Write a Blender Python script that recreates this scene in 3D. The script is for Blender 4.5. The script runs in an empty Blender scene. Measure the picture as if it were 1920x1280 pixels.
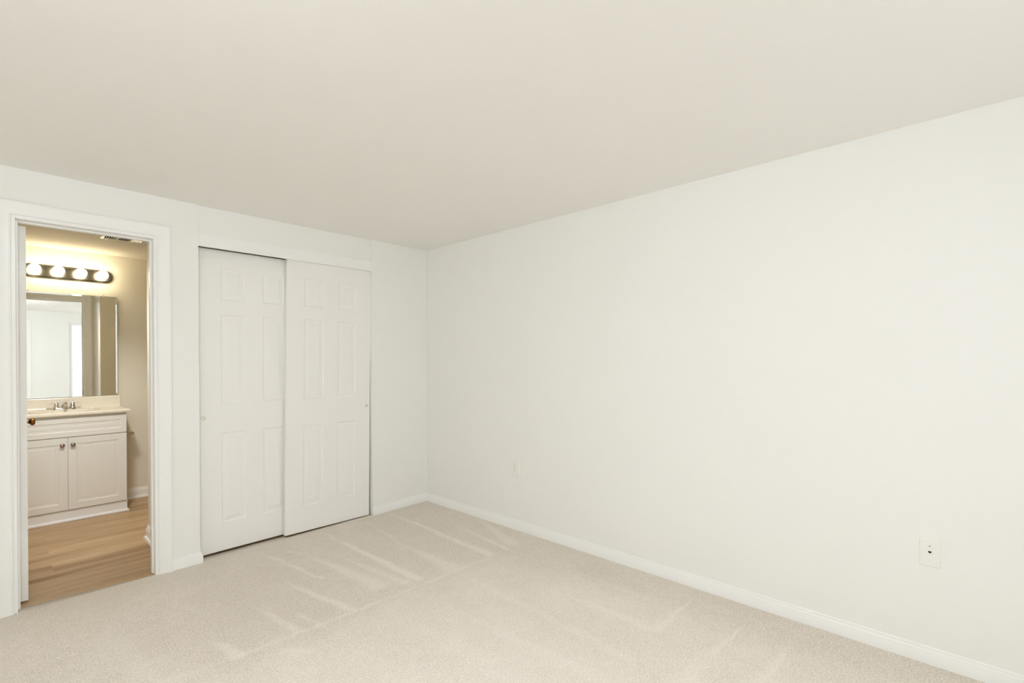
import bpy, bmesh, math, random
import numpy as np
from mathutils import Vector, Matrix

random.seed(7)
S = bpy.context.scene
COL = S.collection
PI = math.pi

# ------------------------------------------------------------------ camera
cam_d = bpy.data.cameras.new('camera')
cam = bpy.data.objects.new('camera', cam_d)
COL.objects.link(cam)
cam_d.sensor_fit = 'HORIZONTAL'
cam_d.sensor_width = 36.0
cam_d.lens = 887.4 / 1920 * 36.0
cam_d.shift_y = 35.55 / 1920
cam_d.clip_start = 0.02
yaw, pit, rol = 0.8259, -0.0029, -0.0047
fw = Vector((math.sin(yaw) * math.cos(pit), math.cos(yaw) * math.cos(pit), math.sin(pit)))
r0 = Vector((math.cos(yaw), -math.sin(yaw), 0.0))
u0 = r0.cross(fw)
rr = math.cos(rol) * r0 + math.sin(rol) * u0
uu = -math.sin(rol) * r0 + math.cos(rol) * u0
cam.matrix_world = Matrix(((rr.x, uu.x, -fw.x, -2.662), (rr.y, uu.y, -fw.y, -3.5254),
                           (rr.z, uu.z, -fw.z, 1.2943), (0, 0, 0, 1)))
S.camera = cam

# ------------------------------------------------------------------ world, daylight, exposure
W = bpy.data.worlds.new('daylight')
S.world = W
W.use_nodes = True
bg = W.node_tree.nodes['Background']
bg.inputs[0].default_value = (0.90, 0.96, 1.0, 1)
WORLD_STRENGTH = 2.7
FILL_STRENGTH = 131.0  # fill lamp added over the bedroom, out of view
BULB_STRENGTH = 24.0
FILL_SPOT_POWER = 84.0  # fill spot added to brighten the vanity front
bg.inputs[1].default_value = WORLD_STRENGTH
S.view_settings.view_transform = 'Standard'
S.view_settings.look = 'None'
S.view_settings.gamma = 1.0
S.view_settings.use_curve_mapping = False
S.view_settings.exposure = 0.0

# the opening that lets daylight in (rear window): x range and height
REAR_WIN = (-1.93, -0.85, 0.62, 2.08)


def portal(name, loc, direction, sx, sy):
    l = bpy.data.lights.new(name, 'AREA')
    l.shape = 'RECTANGLE'
    l.size = sx
    l.size_y = sy
    l.cycles.is_portal = True
    o = bpy.data.objects.new(name, l)
    COL.objects.link(o)
    o.location = loc
    o.rotation_euler = Vector(direction).to_track_quat('-Z', 'Z').to_euler()


portal('rear_window_daylight', ((REAR_WIN[0] + REAR_WIN[1]) / 2, -4.74, (REAR_WIN[2] + REAR_WIN[3]) / 2), (0, 1, 0),
       REAR_WIN[1] - REAR_WIN[0] + .05, REAR_WIN[3] - REAR_WIN[2] + .05)

S.cycles.max_bounces = 16
S.cycles.diffuse_bounces = 10
S.cycles.glossy_bounces = 6
S.cycles.transparent_max_bounces = 8
S.cycles.caustics_reflective = False
S.cycles.caustics_refractive = False
S.cycles.sample_clamp_indirect = 6.0
S.cycles.use_denoising = True

# ------------------------------------------------------------------ room dimensions (metres)
H = 2.29            # bedroom ceiling
HB = 2.265          # bathroom ceiling
JL, JR = -2.601, -2.026     # door jamb faces
DH = 2.031          # door head
CL, CR = -1.793, -0.556     # closet opening
FARY = 2.152        # bathroom far wall
BX0, BX1 = -2.70, -0.72     # bathroom side walls
BLK_X, BLK_Y = -1.925, 0.785  # closet block seen from the bathroom


# ------------------------------------------------------------------ material helpers
def new_mat(name):
    m = bpy.data.materials.new(name)
    m.use_nodes = True
    nt = m.node_tree
    return m, nt, nt.nodes['Principled BSDF']


def lin(c):
    return tuple(((v / 255) / 12.92 if v / 255 <= 0.04045 else ((v / 255 + 0.055) / 1.055) ** 2.4) for v in c) + (1,)


def paint(name, col, rough=0.5, bump=0.0, scale=300.0, spec=0.3, var=0.0):
    m, nt, p = new_mat(name)
    p.inputs['Base Color'].default_value = (*col, 1)
    p.inputs['Roughness'].default_value = rough
    p.inputs['Specular IOR Level'].default_value = spec
    tc = nt.nodes.new('ShaderNodeTexCoord')
    nz = nt.nodes.new('ShaderNodeTexNoise')
    nz.inputs['Scale'].default_value = scale
    nz.inputs['Detail'].default_value = 3
    nt.links.new(tc.outputs['Object'], nz.inputs['Vector'])
    if bump:
        b = nt.nodes.new('ShaderNodeBump')
        b.inputs['Strength'].default_value = bump
        b.inputs['Distance'].default_value = 0.001
        nt.links.new(nz.outputs['Fac'], b.inputs['Height'])
        nt.links.new(b.outputs['Normal'], p.inputs['Normal'])
    if var:
        n2 = nt.nodes.new('ShaderNodeTexNoise')
        n2.inputs['Scale'].default_value = 2.0
        nt.links.new(tc.outputs['Object'], n2.inputs['Vector'])
        mx = nt.nodes.new('ShaderNodeMix')
        mx.data_type = 'RGBA'
        mx.inputs[6].default_value = tuple(c * (1 - var) for c in col) + (1,)
        mx.inputs[7].default_value = tuple(min(1, c * (1 + var)) for c in col) + (1,)
        nt.links.new(n2.outputs['Fac'], mx.inputs[0])
        nt.links.new(mx.outputs[2], p.inputs['Base Color'])
    return m


def metal(name, col, rough=0.25, scale=(1, 1, 1), amp=0.0):
    m, nt, p = new_mat(name)
    p.inputs['Base Color'].default_value = (*col, 1)
    p.inputs['Metallic'].default_value = 1.0
    tc = nt.nodes.new('ShaderNodeTexCoord')
    mp = nt.nodes.new('ShaderNodeMapping')
    mp.inputs['Scale'].default_value = scale
    nz = nt.nodes.new('ShaderNodeTexNoise')
    nz.inputs['Scale'].default_value = 80
    mr = nt.nodes.new('ShaderNodeMapRange')
    mr.inputs[3].default_value = max(0.01, rough - amp)
    mr.inputs[4].default_value = rough + amp
    nt.links.new(tc.outputs['Object'], mp.inputs['Vector'])
    nt.links.new(mp.outputs['Vector'], nz.inputs['Vector'])
    nt.links.new(nz.outputs['Fac'], mr.inputs[0])
    nt.links.new(mr.outputs[0], p.inputs['Roughness'])
    return m


M = {}
M['wall'] = paint('wall_paint', (0.877, 0.874, 0.848), 0.55, 0.06, 260, 0.25)
M['bathwall'] = paint('bathroom_wall_paint', (0.80, 0.762, 0.655), 0.5, 0.06, 260, 0.3)
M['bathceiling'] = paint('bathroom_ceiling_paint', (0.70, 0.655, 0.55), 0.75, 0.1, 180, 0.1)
M['gap_shade'] = paint('closet_gap_shade', (0.03, 0.028, 0.025), 0.9, 0.1, 90, 0.05)  # near-black colour stands in for the shade under the closet doors
M['ceiling'] = paint('ceiling_paint', (0.89, 0.876, 0.845), 0.8, 0.12, 180, 0.1)
M['trim'] = paint('white_gloss_trim_paint', (0.90, 0.90, 0.885), 0.32, 0.02, 120, 0.45)
M['door'] = paint('white_door_paint', (0.895, 0.885, 0.855), 0.42, 0.03, 200, 0.35)
M['plate'] = paint('white_plastic', (0.87, 0.86, 0.82), 0.35, 0.0, 100, 0.45)
M['jackplate'] = paint('cream_white_plastic', (0.87, 0.863, 0.825), 0.35, 0.0, 100, 0.45)
M['cavity'] = paint('black_cavity', (0.006, 0.006, 0.006), 0.9, 0.0, 100, 0.0)
M['slot'] = paint('dim_slot', (0.38, 0.35, 0.30), 0.8, 0.0, 100, 0.1)
M['vanity'] = paint('vanity_thermofoil_white', (0.84, 0.835, 0.80), 0.45, 0.02, 150, 0.35)
M['kick'] = paint('toe_kick_white_paint', (0.90, 0.91, 0.925), 0.4, 0.02, 150, 0.35)
M['marble'] = paint('cultured_marble_cream', (0.88, 0.83, 0.72), 0.14, 0.0, 100, 0.5, var=0.03)
M['chrome'] = metal('polished_chrome', (0.80, 0.80, 0.79), 0.07, (1, 1, 1), 0.03)
M['nickel'] = metal('satin_nickel', (0.20, 0.185, 0.15), 0.26, (2, 40, 40), 0.05)
M['satin'] = metal('satin_steel', (0.62, 0.58, 0.49), 0.4, (1, 1, 1), 0.05)
M['pewter'] = metal('aged_pewter_knob', (0.42, 0.33, 0.27), 0.25, (1, 1, 1), 0.06)
M['bronze'] = metal('aged_bronze', (0.30, 0.135, 0.035), 0.28, (1, 1, 1), 0.08)
M['darkbronze'] = metal('dark_bronze', (0.08, 0.045, 0.025), 0.35, (1, 1, 1), 0.08)
M['brass'] = metal('polished_brass', (0.80, 0.66, 0.38), 0.25, (1, 1, 1), 0.05)
M['steel'] = metal('grey_steel', (0.42, 0.40, 0.36), 0.35, (1, 1, 1), 0.05)
M['ventwhite'] = paint('vent_enamel', (0.80, 0.78, 0.72), 0.4, 0.0, 100, 0.4)
M['clip'] = paint('clear_grey_clip', (0.35, 0.34, 0.31), 0.2, 0.0, 100, 0.5)
M['mirror'], _nt, _p = new_mat('silvered_mirror')
_p.inputs['Base Color'].default_value = (0.93, 0.95, 0.93, 1)
_p.inputs['Metallic'].default_value = 1.0
_p.inputs['Roughness'].default_value = 0.0
M['bulb'], _nt, _p = new_mat('lit_frosted_globe')
_p.inputs['Base Color'].default_value = (0.95, 0.93, 0.88, 1)
_p.inputs['Roughness'].default_value = 0.4
_p.inputs['Emission Color'].default_value = (1.0, 0.87, 0.63, 1)
_p.inputs['Emission Strength'].default_value = BULB_STRENGTH
M['lens'], _nt, _p = new_mat('fill_spot_lens')
_p.inputs['Base Color'].default_value = (0.9, 0.9, 0.88, 1)
_p.inputs['Emission Color'].default_value = (1.0, 0.98, 0.95, 1)
_p.inputs['Emission Strength'].default_value = 6.0
M['dome'], _nt, _p = new_mat('fill_dome_glow')
_p.inputs['Base Color'].default_value = (0.9, 0.9, 0.88, 1)
_p.inputs['Emission Color'].default_value = (0.86, 0.92, 1.0, 1)
_p.inputs['Emission Strength'].default_value = FILL_STRENGTH

# window glass: thin pane, mostly transparent with a faint reflection
M['glass'] = bpy.data.materials.new('thin_window_glass')
M['glass'].use_nodes = True
_nt = M['glass'].node_tree
_nt.nodes.clear()
_o = _nt.nodes.new('ShaderNodeOutputMaterial')
_t = _nt.nodes.new('ShaderNodeBsdfTransparent')
_g = _nt.nodes.new('ShaderNodeBsdfGlossy')
_g.inputs['Roughness'].default_value = 0.02
_m = _nt.nodes.new('ShaderNodeMixShader')
_m.inputs[0].default_value = 0.05
_nt.links.new(_t.outputs[0], _m.inputs[1])
_nt.links.new(_g.outputs[0], _m.inputs[2])
_nt.links.new(_m.outputs[0], _o.inputs['Surface'])


def carpet_material():
    m, nt, p = new_mat('beige_cut_pile_carpet')
    p.inputs['Roughness'].default_value = 0.95
    p.inputs['Specular IOR Level'].default_value = 0.05
    p.inputs['Sheen Weight'].default_value = 0.10
    p.inputs['Sheen Roughness'].default_value = 0.5
    L = nt.links.new
    tc = nt.nodes.new('ShaderNodeTexCoord')
    at = nt.nodes.new('ShaderNodeAttribute')
    at.attribute_name = 'nap'

    def noise(scale, detail=2, rough=0.6):
        n = nt.nodes.new('ShaderNodeTexNoise')
        n.inputs['Scale'].default_value = scale
        n.inputs['Detail'].default_value = detail
        n.inputs['Roughness'].default_value = rough
        L(tc.outputs['Object'], n.inputs['Vector'])
        return n

    tuft = noise(140, 3, 0.8)
    clump = noise(38, 2)
    mr = nt.nodes.new('ShaderNodeMapRange')
    mr.inputs[1].default_value = 0.37
    mr.inputs[2].default_value = 0.63
    L(tuft.outputs['Fac'], mr.inputs[0])
    add = nt.nodes.new('ShaderNodeMath')
    add.operation = 'MULTIPLY_ADD'
    L(clump.outputs['Fac'], add.inputs[0])
    add.inputs[1].default_value = 0.35
    L(mr.outputs[0], add.inputs[2])
    sc = nt.nodes.new('ShaderNodeMath')
    sc.operation = 'MULTIPLY'
    L(add.outputs[0], sc.inputs[0])
    sc.inputs[1].default_value = 0.74
    # nap of the pile: where the vacuum laid it over the yarn sides show lighter
    mixd = nt.nodes.new('ShaderNodeMix')
    mixd.data_type = 'RGBA'
    mixd.inputs[6].default_value = (0.475, 0.42, 0.35, 1)
    mixd.inputs[7].default_value = (0.90, 0.825, 0.735, 1)
    L(sc.outputs[0], mixd.inputs[0])
    mixl = nt.nodes.new('ShaderNodeMix')
    mixl.data_type = 'RGBA'
    mixl.inputs[6].default_value = (0.72, 0.655, 0.575, 1)
    mixl.inputs[7].default_value = (0.965, 0.90, 0.82, 1)
    L(sc.outputs[0], mixl.inputs[0])
    mx = nt.nodes.new('ShaderNodeMix')
    mx.data_type = 'RGBA'
    L(at.outputs['Fac'], mx.inputs[0])
    L(mixd.outputs[2], mx.inputs[6])
    L(mixl.outputs[2], mx.inputs[7])
    L(mx.outputs[2], p.inputs['Base Color'])
    b = nt.nodes.new('ShaderNodeBump')
    b.inputs['Strength'].default_value = 0.35
    b.inputs['Distance'].default_value = 0.003
    L(tuft.outputs['Fac'], b.inputs['Height'])
    L(b.outputs['Normal'], p.inputs['Normal'])
    return m


def plank_material():
    m, nt, p = new_mat('oak_vinyl_plank')
    L = nt.links.new
    p.inputs['Roughness'].default_value = 0.42
    p.inputs['Specular IOR Level'].default_value = 0.35
    tc = nt.nodes.new('ShaderNodeTexCoord')
    br = nt.nodes.new('ShaderNodeTexBrick')
    br.offset = 0.37
    br.inputs['Scale'].default_value = 1.0
    br.inputs['Brick Width'].default_value = 1.22
    br.inputs['Row Height'].default_value = 0.178
    br.inputs['Mortar Size'].default_value = 0.0009
    br.inputs['Mortar Smooth'].default_value = 0.3
    br.inputs['Color1'].default_value = (0.30, 0.30, 0.30, 1)
    br.inputs['Color2'].default_value = (0.70, 0.70, 0.70, 1)
    br.inputs['Mortar'].default_value = (0.25, 0.25, 0.25, 1)
    L(tc.outputs['Object'], br.inputs['Vector'])
    mp = nt.nodes.new('ShaderNodeMapping')
    mp.inputs['Scale'].default_value = (0.9, 10, 1)
    L(tc.outputs['Object'], mp.inputs['Vector'])
    # shift the grain from plank to plank
    addv = nt.nodes.new('ShaderNodeVectorMath')
    addv.operation = 'MULTIPLY_ADD'
    L(br.outputs['Color'], addv.inputs[0])
    addv.inputs[1].default_value = (3.0, 5.0, 7.0)
    L(mp.outputs['Vector'], addv.inputs[2])
    g1 = nt.nodes.new('ShaderNodeTexNoise')
    g1.inputs['Scale'].default_value = 1.0
    g1.inputs['Detail'].default_value = 5
    g1.inputs['Distortion'].default_value = 0.4
    L(addv.outputs[0], g1.inputs['Vector'])
    mp2 = nt.nodes.new('ShaderNodeMapping')
    mp2.inputs['Scale'].default_value = (6, 150, 1)
    L(tc.outputs['Object'], mp2.inputs['Vector'])
    g2 = nt.nodes.new('ShaderNodeTexNoise')
    g2.inputs['Scale'].default_value = 1.0
    g2.inputs['Detail'].default_value = 3
    L(mp2.outputs['Vector'], g2.inputs['Vector'])
    su = nt.nodes.new('ShaderNodeMath')
    su.operation = 'MULTIPLY_ADD'
    L(g2.outputs['Fac'], su.inputs[0])
    su.inputs[1].default_value = 0.25
    L(g1.outputs['Fac'], su.inputs[2])
    cr = nt.nodes.new('ShaderNodeValToRGB')
    e = cr.color_ramp.elements
    e[0].position = 0.36
    e[0].color = (0.26, 0.155, 0.065, 1)
    e[1].position = 0.84
    e[1].color = (0.70, 0.515, 0.32, 1)
    mid = e.new(0.60)
    mid.color = (0.51, 0.345, 0.19, 1)
    L(su.outputs[0], cr.inputs['Fac'])
    tint = nt.nodes.new('ShaderNodeMix')
    tint.data_type = 'RGBA'
    tint.blend_type = 'MULTIPLY'
    tint.inputs[0].default_value = 0.20
    L(cr.outputs['Color'], tint.inputs[6])
    L(br.outputs['Color'], tint.inputs[7])
    L(tint.outputs[2], p.inputs['Base Color'])
    return m


M['carpet'] = carpet_material()
M['plank'] = plank_material()


# ------------------------------------------------------------------ mesh helpers
def finish(name, bm, mat, parent=None, smooth=None, bevel=0.0, loc=None):
    me = bpy.data.meshes.new(name)
    bmesh.ops.recalc_face_normals(bm, faces=bm.faces)
    bm.to_mesh(me)
    bm.free()
    o = bpy.data.objects.new(name, me)
    COL.objects.link(o)
    if mat is not None:
        me.materials.append(mat)
    if parent is not None:
        o.parent = parent
    if loc is not None:
        o.location = loc
    if smooth is not None:
        for p in me.polygons:
            p.use_smooth = True
        me.set_sharp_from_angle(angle=math.radians(smooth))
    if bevel:
        b = o.modifiers.new('bevel', 'BEVEL')
        b.width = bevel
        b.segments = 3
        b.limit_method = 'ANGLE'
        b.angle_limit = math.radians(40)
    return o


def box(bm, x0, x1, y0, y1, z0, z1):
    vs = [bm.verts.new((x, y, z)) for x in (x0, x1) for y in (y0, y1) for z in (z0, z1)]
    for a in ((0, 1, 3, 2), (4, 6, 7, 5), (0, 4, 5, 1), (2, 3, 7, 6), (0, 2, 6, 4), (1, 5, 7, 3)):
        bm.faces.new([vs[i] for i in a])
    return vs


def boxes(name, lst, mat, parent=None, **k):
    bm = bmesh.new()
    for b in lst:
        box(bm, *b)
    return finish(name, bm, mat, parent, **k)


def lathe(bm, prof, axis='Z', origin=(0, 0, 0), n=40, flip=1):
    """prof: list of (radius, height); axis Z, X, or Y (height runs along it, times flip)"""
    rings = []
    for r, h in prof:
        ring = []
        if r < 1e-7:
            ring = None
            pt = (0, 0, h * flip)
        else:
            ring = [(r * math.cos(2 * PI * i / n), r * math.sin(2 * PI * i / n), h * flip) for i in range(n)]
        pts = [pt] if ring is None else ring
        out = []
        for a, b, c in pts:
            v = (a, b, c) if axis == 'Z' else ((c, a, b) if axis == 'X' else (a, c, b))
            out.append(bm.verts.new((v[0] + origin[0], v[1] + origin[1], v[2] + origin[2])))
        rings.append(out)
    for A, B in zip(rings, rings[1:]):
        if len(A) == 1 and len(B) == 1:
            continue
        for i in range(n):
            j = (i + 1) % n
            if len(A) == 1:
                bm.faces.new((A[0], B[i], B[j]))
            elif len(B) == 1:
                bm.faces.new((A[i], A[j], B[0]))
            else:
                bm.faces.new((A[i], A[j], B[j], B[i]))
    for R in (rings[0], rings[-1]):
        if len(R) > 2:
            bm.faces.new(R)


def tube(bm, pts, radii, n=16, squash=None):
    """tube along pts with radius per point; squash = (a, b) multipliers of the two section axes"""
    pts = [Vector(p) for p in pts]
    rings = []
    prev = None
    for i, p in enumerate(pts):
        t = (pts[min(i + 1, len(pts) - 1)] - pts[max(i - 1, 0)]).normalized()
        ref = Vector((0, 0, 1)) if abs(t.z) < 0.95 else Vector((0, 1, 0))
        if prev is not None:
            a = (prev - t * prev.dot(t)).normalized()
        else:
            a = ref.cross(t).normalized()
        b = t.cross(a)
        prev = a
        r = radii[i] if isinstance(radii, (list, tuple)) else radii
        sa, sb = squash[i] if isinstance(squash, list) else (squash or (1, 1))
        rings.append([bm.verts.new(p + a * r * sa * math.cos(2 * PI * k / n) + b * r * sb * math.sin(2 * PI * k / n))
                      for k in range(n)])
    for A, B in zip(rings, rings[1:]):
        for i in range(n):
            j = (i + 1) % n
            bm.faces.new((A[i], A[j], B[j], B[i]))
    bm.faces.new(rings[0])
    bm.faces.new(rings[-1])


def sweep(bm, prof, path, closed=False):
    """prof: list of (d, z-like) section points already turned into world offsets by each path station:
    path = list of functions mapping (a, b) -> world point"""
    rings = [[bm.verts.new(f(a, b)) for a, b in prof] for f in path]
    n = len(prof)
    seq = list(zip(rings, rings[1:]))
    for A, B in seq:
        for i in range(n):
            j = (i + 1) % n
            bm.faces.new((A[i], A[j], B[j], B[i]))
    bm.faces.new(rings[0])
    bm.faces.new(list(reversed(rings[-1])))


def empty(name, loc, rot=(0, 0, 0)):
    o = bpy.data.objects.new(name, None)
    o.empty_display_size = 0.1
    COL.objects.link(o)
    o.location = loc
    o.rotation_euler = rot
    return o


def tag(o, label, cat, group=None):
    o['label'] = label
    o['category'] = cat
    if group:
        o['group'] = group
    return o


def struct(o, label=None, cat=None):
    o['kind'] = 'structure'
    if label:
        o['label'] = label
        o['category'] = cat
    return o


def copy_tree(o, parent=None):
    c = o.copy()
    COL.objects.link(c)
    if parent is not None:
        c.parent = parent
    for ch in [x for x in bpy.data.objects if x.parent == o]:
        copy_tree(ch, c)
    return c


# ------------------------------------------------------------------ walls
T = 0.12
HT = H + 0.12
back = bmesh.new()
box(back, -4.12, JL - 0.02, 0, T, -0.05, HT)                 # left of the doorway
box(back, JL - 0.02, JR + 0.02, 0, T, DH + 0.02, HT)         # over the doorway
box(back, JR + 0.02, CL, 0, T, -0.05, HT)                    # between doorway and closet
box(back, CL, CR, 0.012, 0.030, 2.035, HT)                   # closet header, slightly recessed
box(back, CL, CR, 0.030, T, 2.12, HT)
box(back, CR, 0.0, 0, T, -0.05, HT)                          # right of the closet
struct(finish('wall_back', back, M['wall']), 'off-white far wall with bathroom doorway and closet opening', 'wall')

struct(boxes('wall_right', [(0, T, -4.72, 0.9, -0.05, HT)], M['wall']),
       'long bare off-white wall on the right with two wall plates', 'wall')
struct(boxes('wall_left', [(-4.12, -4.0, -4.72, 0.0, -0.05, HT)], M['wall']), 'plain off-white wall left of the camera', 'wall')
xr0, xr1, zr0, zr1 = REAR_WIN
RDX0, RDX1 = -3.30, -2.52
struct(boxes('wall_rear', [(-4.0, RDX0 - .02, -4.72, -4.6, -0.05, HT), (RDX0 - .02, RDX1 + .02, -4.72, -4.6, 2.05, HT),
                           (RDX1 + .02, xr0, -4.72, -4.6, -0.05, HT), (xr1, 0.0, -4.72, -4.6, -0.05, HT),
                           (xr0, xr1, -4.72, -4.6, -0.05, zr0), (xr0, xr1, -4.72, -4.6, zr1, HT)], M['wall']),
       'off-white wall behind the camera with window and door, seen in the mirror', 'wall')

# bathroom and closet walls
struct(boxes('wall_bathroom_far', [(BX0 - .1, BX1 + .1, FARY, FARY + .1, -0.05, HT)], M['bathwall']),
       'bathroom wall behind the mirror and vanity', 'wall')
struct(boxes('wall_bathroom_left', [(BX0 - .1, BX0, T, FARY, -0.05, HT)], M['bathwall']),
       'bathroom side wall hidden behind the open door', 'wall')
struct(boxes('wall_bathroom_right', [(BX1, BX1 + .1, BLK_Y, FARY, -0.05, HT)], M['bathwall']),
       'bathroom side wall beyond the closet block', 'wall')
struct(boxes('wall_closet', [(BLK_X, BLK_X + .09, T, BLK_Y, -0.05, HT), (BLK_X + .09, 0.0, BLK_Y - .09, BLK_Y, -0.05, HT)],
             M['bathwall']), 'painted wall of the closet block just inside the bathroom', 'wall')

struct(boxes('ceiling', [(-4.12, T, -4.72, FARY + .1, H, H + .1)], M['ceiling']), 'flat cream bedroom ceiling', 'ceiling')
struct(boxes('ceiling_bathroom', [(BX0, BLK_X, T, BLK_Y, HB, H - .002), (BX0, BX1, BLK_Y, FARY, HB, H - .002)],
             M['bathceiling']), 'bathroom ceiling with an air vent', 'ceiling')

# ------------------------------------------------------------------ carpet floor with vacuum marks in its nap
STREAKS = [  # x0, y0, x1, y1, start width, end width, strength
    (-.43, -.06, -.46, -1.28, .018, .05, .85), (-.25, -.65, -.31, -1.30, .012, .03, .75), (-.04, -.73, -.21, -1.25, .03, .09, .65),
    (-.67, -.10, -.76, -.80, .012, .02, .45), (-.76, -.75, -.76, -1.26, .02, .10, .65), (-1.02, -.14, -.99, -1.22, .02, .05, .95),
    (-1.14, -.57, -1.07, -1.20, .012, .05, .60), (-1.35, -.23, -1.29, -.36, .02, .02, .55), (-1.28, -.39, -1.19, -1.12, .015, .09, .65),
    (-1.48, -.16, -1.44, -.36, .02, .035, .60), (-1.44, -.36, -1.37, -.80, .028, .015, .75), (-1.54, -.66, -1.43, -1.24, .015, .045, .80),
    (-1.76, -.84, -1.70, -1.24, .015, .04, .65), (-1.64, -1.03, -1.60, -1.28, .015, .035, .50), (-2.0, -1.03, -1.955, -1.24, .02, .045, .80),
    (-.28, -1.32, -.99, -1.30, .016, .022, .60), (-.99, -1.30, -1.97, -1.24, .02, .022, .60), (-1.97, -1.24, -2.30, -1.19, .02, .03, .30),
    (-.56, -2.0, -.545, -2.47, .02, .05, .70), (-.12, -2.52, -.53, -2.50, .007, .034, .95), (-.21, -2.79, -.54, -2.76, .006, .036, 1.0),
    (-.54, -2.76, -.95, -2.73, .036, .10, .95), (-.22, -3.0, -.70, -2.975, .006, .060, 1.0), (-.78, -1.34, -.79, -1.9, .018, .03, .45),
    (-.79, -1.9, -.83, -2.5, .03, .06, .55), (-.57, -1.77, -.55, -2.48, .02, .035, .45), (-1.08, -1.64, -1.02, -2.5, .03, .06, .55),
    (-1.83, -1.33, -1.72, -1.44, .04, .03, .55), (-2.51, -.66, -2.44, -.68, .015, .02, .55), (-1.34, -.84, -1.26, -.88, .014, .014, .45),
    (-2.30, -.40, -2.25, -1.4, .06, .10, .28), (-1.30, -1.5, -1.24, -2.3, .05, .12, .40), (-.30, -1.6, -.30, -2.4, .02, .03, .20),
]


def fract_noise(x, y, seed):
    """smooth value noise on arrays"""
    xi, yi = np.floor(x).astype(np.int64), np.floor(y).astype(np.int64)
    fx, fy = x - xi, y - yi
    fx, fy = fx * fx * (3 - 2 * fx), fy * fy * (3 - 2 * fy)

    def h(a, b):
        n = (a * 374761393 + b * 668265263 + seed * 1442695041) & 0xffffffff
        n = ((n ^ (n >> 13)) * 1274126177) & 0xffffffff
        return ((n ^ (n >> 16)) & 0xffff) / 65535.0
    return (h(xi, yi) * (1 - fx) + h(xi + 1, yi) * fx) * (1 - fy) + (h(xi, yi + 1) * (1 - fx) + h(xi + 1, yi + 1) * fx) * fy


def nap_field(X, Y):
    wx = X + 0.018 * (fract_noise(X * 9, Y * 9, 3) - .5) + 0.012 * (fract_noise(X * 40, Y * 40, 4) - .5)
    wy = Y + 0.018 * (fract_noise(X * 9, Y * 9, 5) - .5) + 0.012 * (fract_noise(X * 40, Y * 40, 6) - .5)
    N = 0.145 + 0.22 * (fract_noise(X * 5 + 7, Y * 2.5, 1) - .5) + 0.16 * (fract_noise(X * 14, Y * 14, 2) - .5) \
        + 0.22 * (fract_noise(X * 45, Y * 45, 8) - .5)
    # passes nearer the camera lie the other way and read lighter; a strip along the right wall does not
    near = 1 / (1 + np.exp((wy + 1.33) / 0.05))
    strip = 1 / (1 + np.exp((wx + 0.36 + 0.10 * (wy + 2.0)) / 0.045))
    far2 = 1 / (1 + np.exp((wy + 2.62 - 0.15 * wx) / 0.05))
    N += 0.36 * near * strip
    N += 0.22 * near * (1 / (1 + np.exp((wx + 0.75) / 0.25))) * (1 / (1 + np.exp((wy + 1.9) / 0.2)))
    N += 0.10 / (1 + np.exp((wx + 2.05) / 0.12))
    N -= 0.06 * far2 * (1 - strip)
    N -= 0.10 * (1 - near) * (fract_noise(X * 3.1 + 2, Y * 1.2, 9) > .5)
    out = N
    for x0, y0, x1, y1, w0, w1, s in STREAKS:
        dx, dy = x1 - x0, y1 - y0
        L2 = dx * dx + dy * dy
        t = ((wx - x0) * dx + (wy - y0) * dy) / L2
        tc = np.clip(t, 0, 1)
        d = np.hypot(wx - x0 - tc * dx, wy - y0 - tc * dy)
        w = w0 + (w1 - w0) * tc
        fade = np.clip(0.35 + tc * 1.6, 0, 1)
        g = np.exp(-(d / (w * 0.62)) ** 3) * s * fade
        out = out + (1 - np.clip(out, 0, 1)) * g * 0.85
    return np.clip(out, 0, 1)


def make_floor():
    step = 0.0125
    xs = np.arange(-4.0, 1e-6, step)
    ys = np.arange(-4.6, 1e-6, step)
    nx, ny = len(xs), len(ys)
    X, Y = np.meshgrid(xs, ys)
    X, Y = X.ravel(), Y.ravel()
    extra = [  # doorway tongue and closet floor
        (JL - .02, 0), (JR + .02, 0), (JR + .02, .010), (JL - .02, .066),
        (CL, 0), (-1.25, 0), (-1.25, .074), (CL, .074),
        (JR + .02, .010), (JL - .02, .066),
        (-1.25, .074), (CL, .074),
        (-1.25, 0), (CR, 0), (CR, .034), (-1.25, .034), (CR, .034), (-1.25, .034)]
    vx = np.concatenate([X, [e[0] for e in extra]])
    vy = np.concatenate([Y, [e[1] for e in extra]])
    vz = np.zeros_like(vx)
    b = nx * ny
    vz[b + 8:b + 12] = -0.022
    vz[b + 16:] = -0.022
    idx = np.arange(nx * ny).reshape(ny, nx)
    q = np.stack([idx[:-1, :-1], idx[:-1, 1:], idx[1:, 1:], idx[1:, :-1]], -1).reshape(-1, 4)
    q = np.concatenate([q, [[b, b + 1, b + 2, b + 3], [b + 4, b + 5, b + 6, b + 7], [b + 3, b + 2, b + 8, b + 9],
                            [b + 7, b + 6, b + 10, b + 11],
                            [b + 12, b + 13, b + 14, b + 15], [b + 15, b + 14, b + 16, b + 17]]])
    me = bpy.data.meshes.new('floor')
    me.vertices.add(len(vx))
    me.vertices.foreach_set('co', np.stack([vx, vy, vz], 1).astype(np.float32).ravel())
    me.loops.add(q.size)
    me.loops.foreach_set('vertex_index', q.astype(np.int32).ravel())
    me.polygons.add(len(q))
    me.polygons.foreach_set('loop_start', (np.arange(len(q)) * 4).astype(np.int32))
    me.update(calc_edges=True)
    me.validate()
    a = me.attributes.new('nap', 'FLOAT', 'POINT')
    a.data.foreach_set('value', nap_field(vx, vy).astype(np.float32))
    me.materials.append(M['carpet'])
    o = bpy.data.objects.new('floor', me)
    COL.objects.link(o)
    return o


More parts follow.
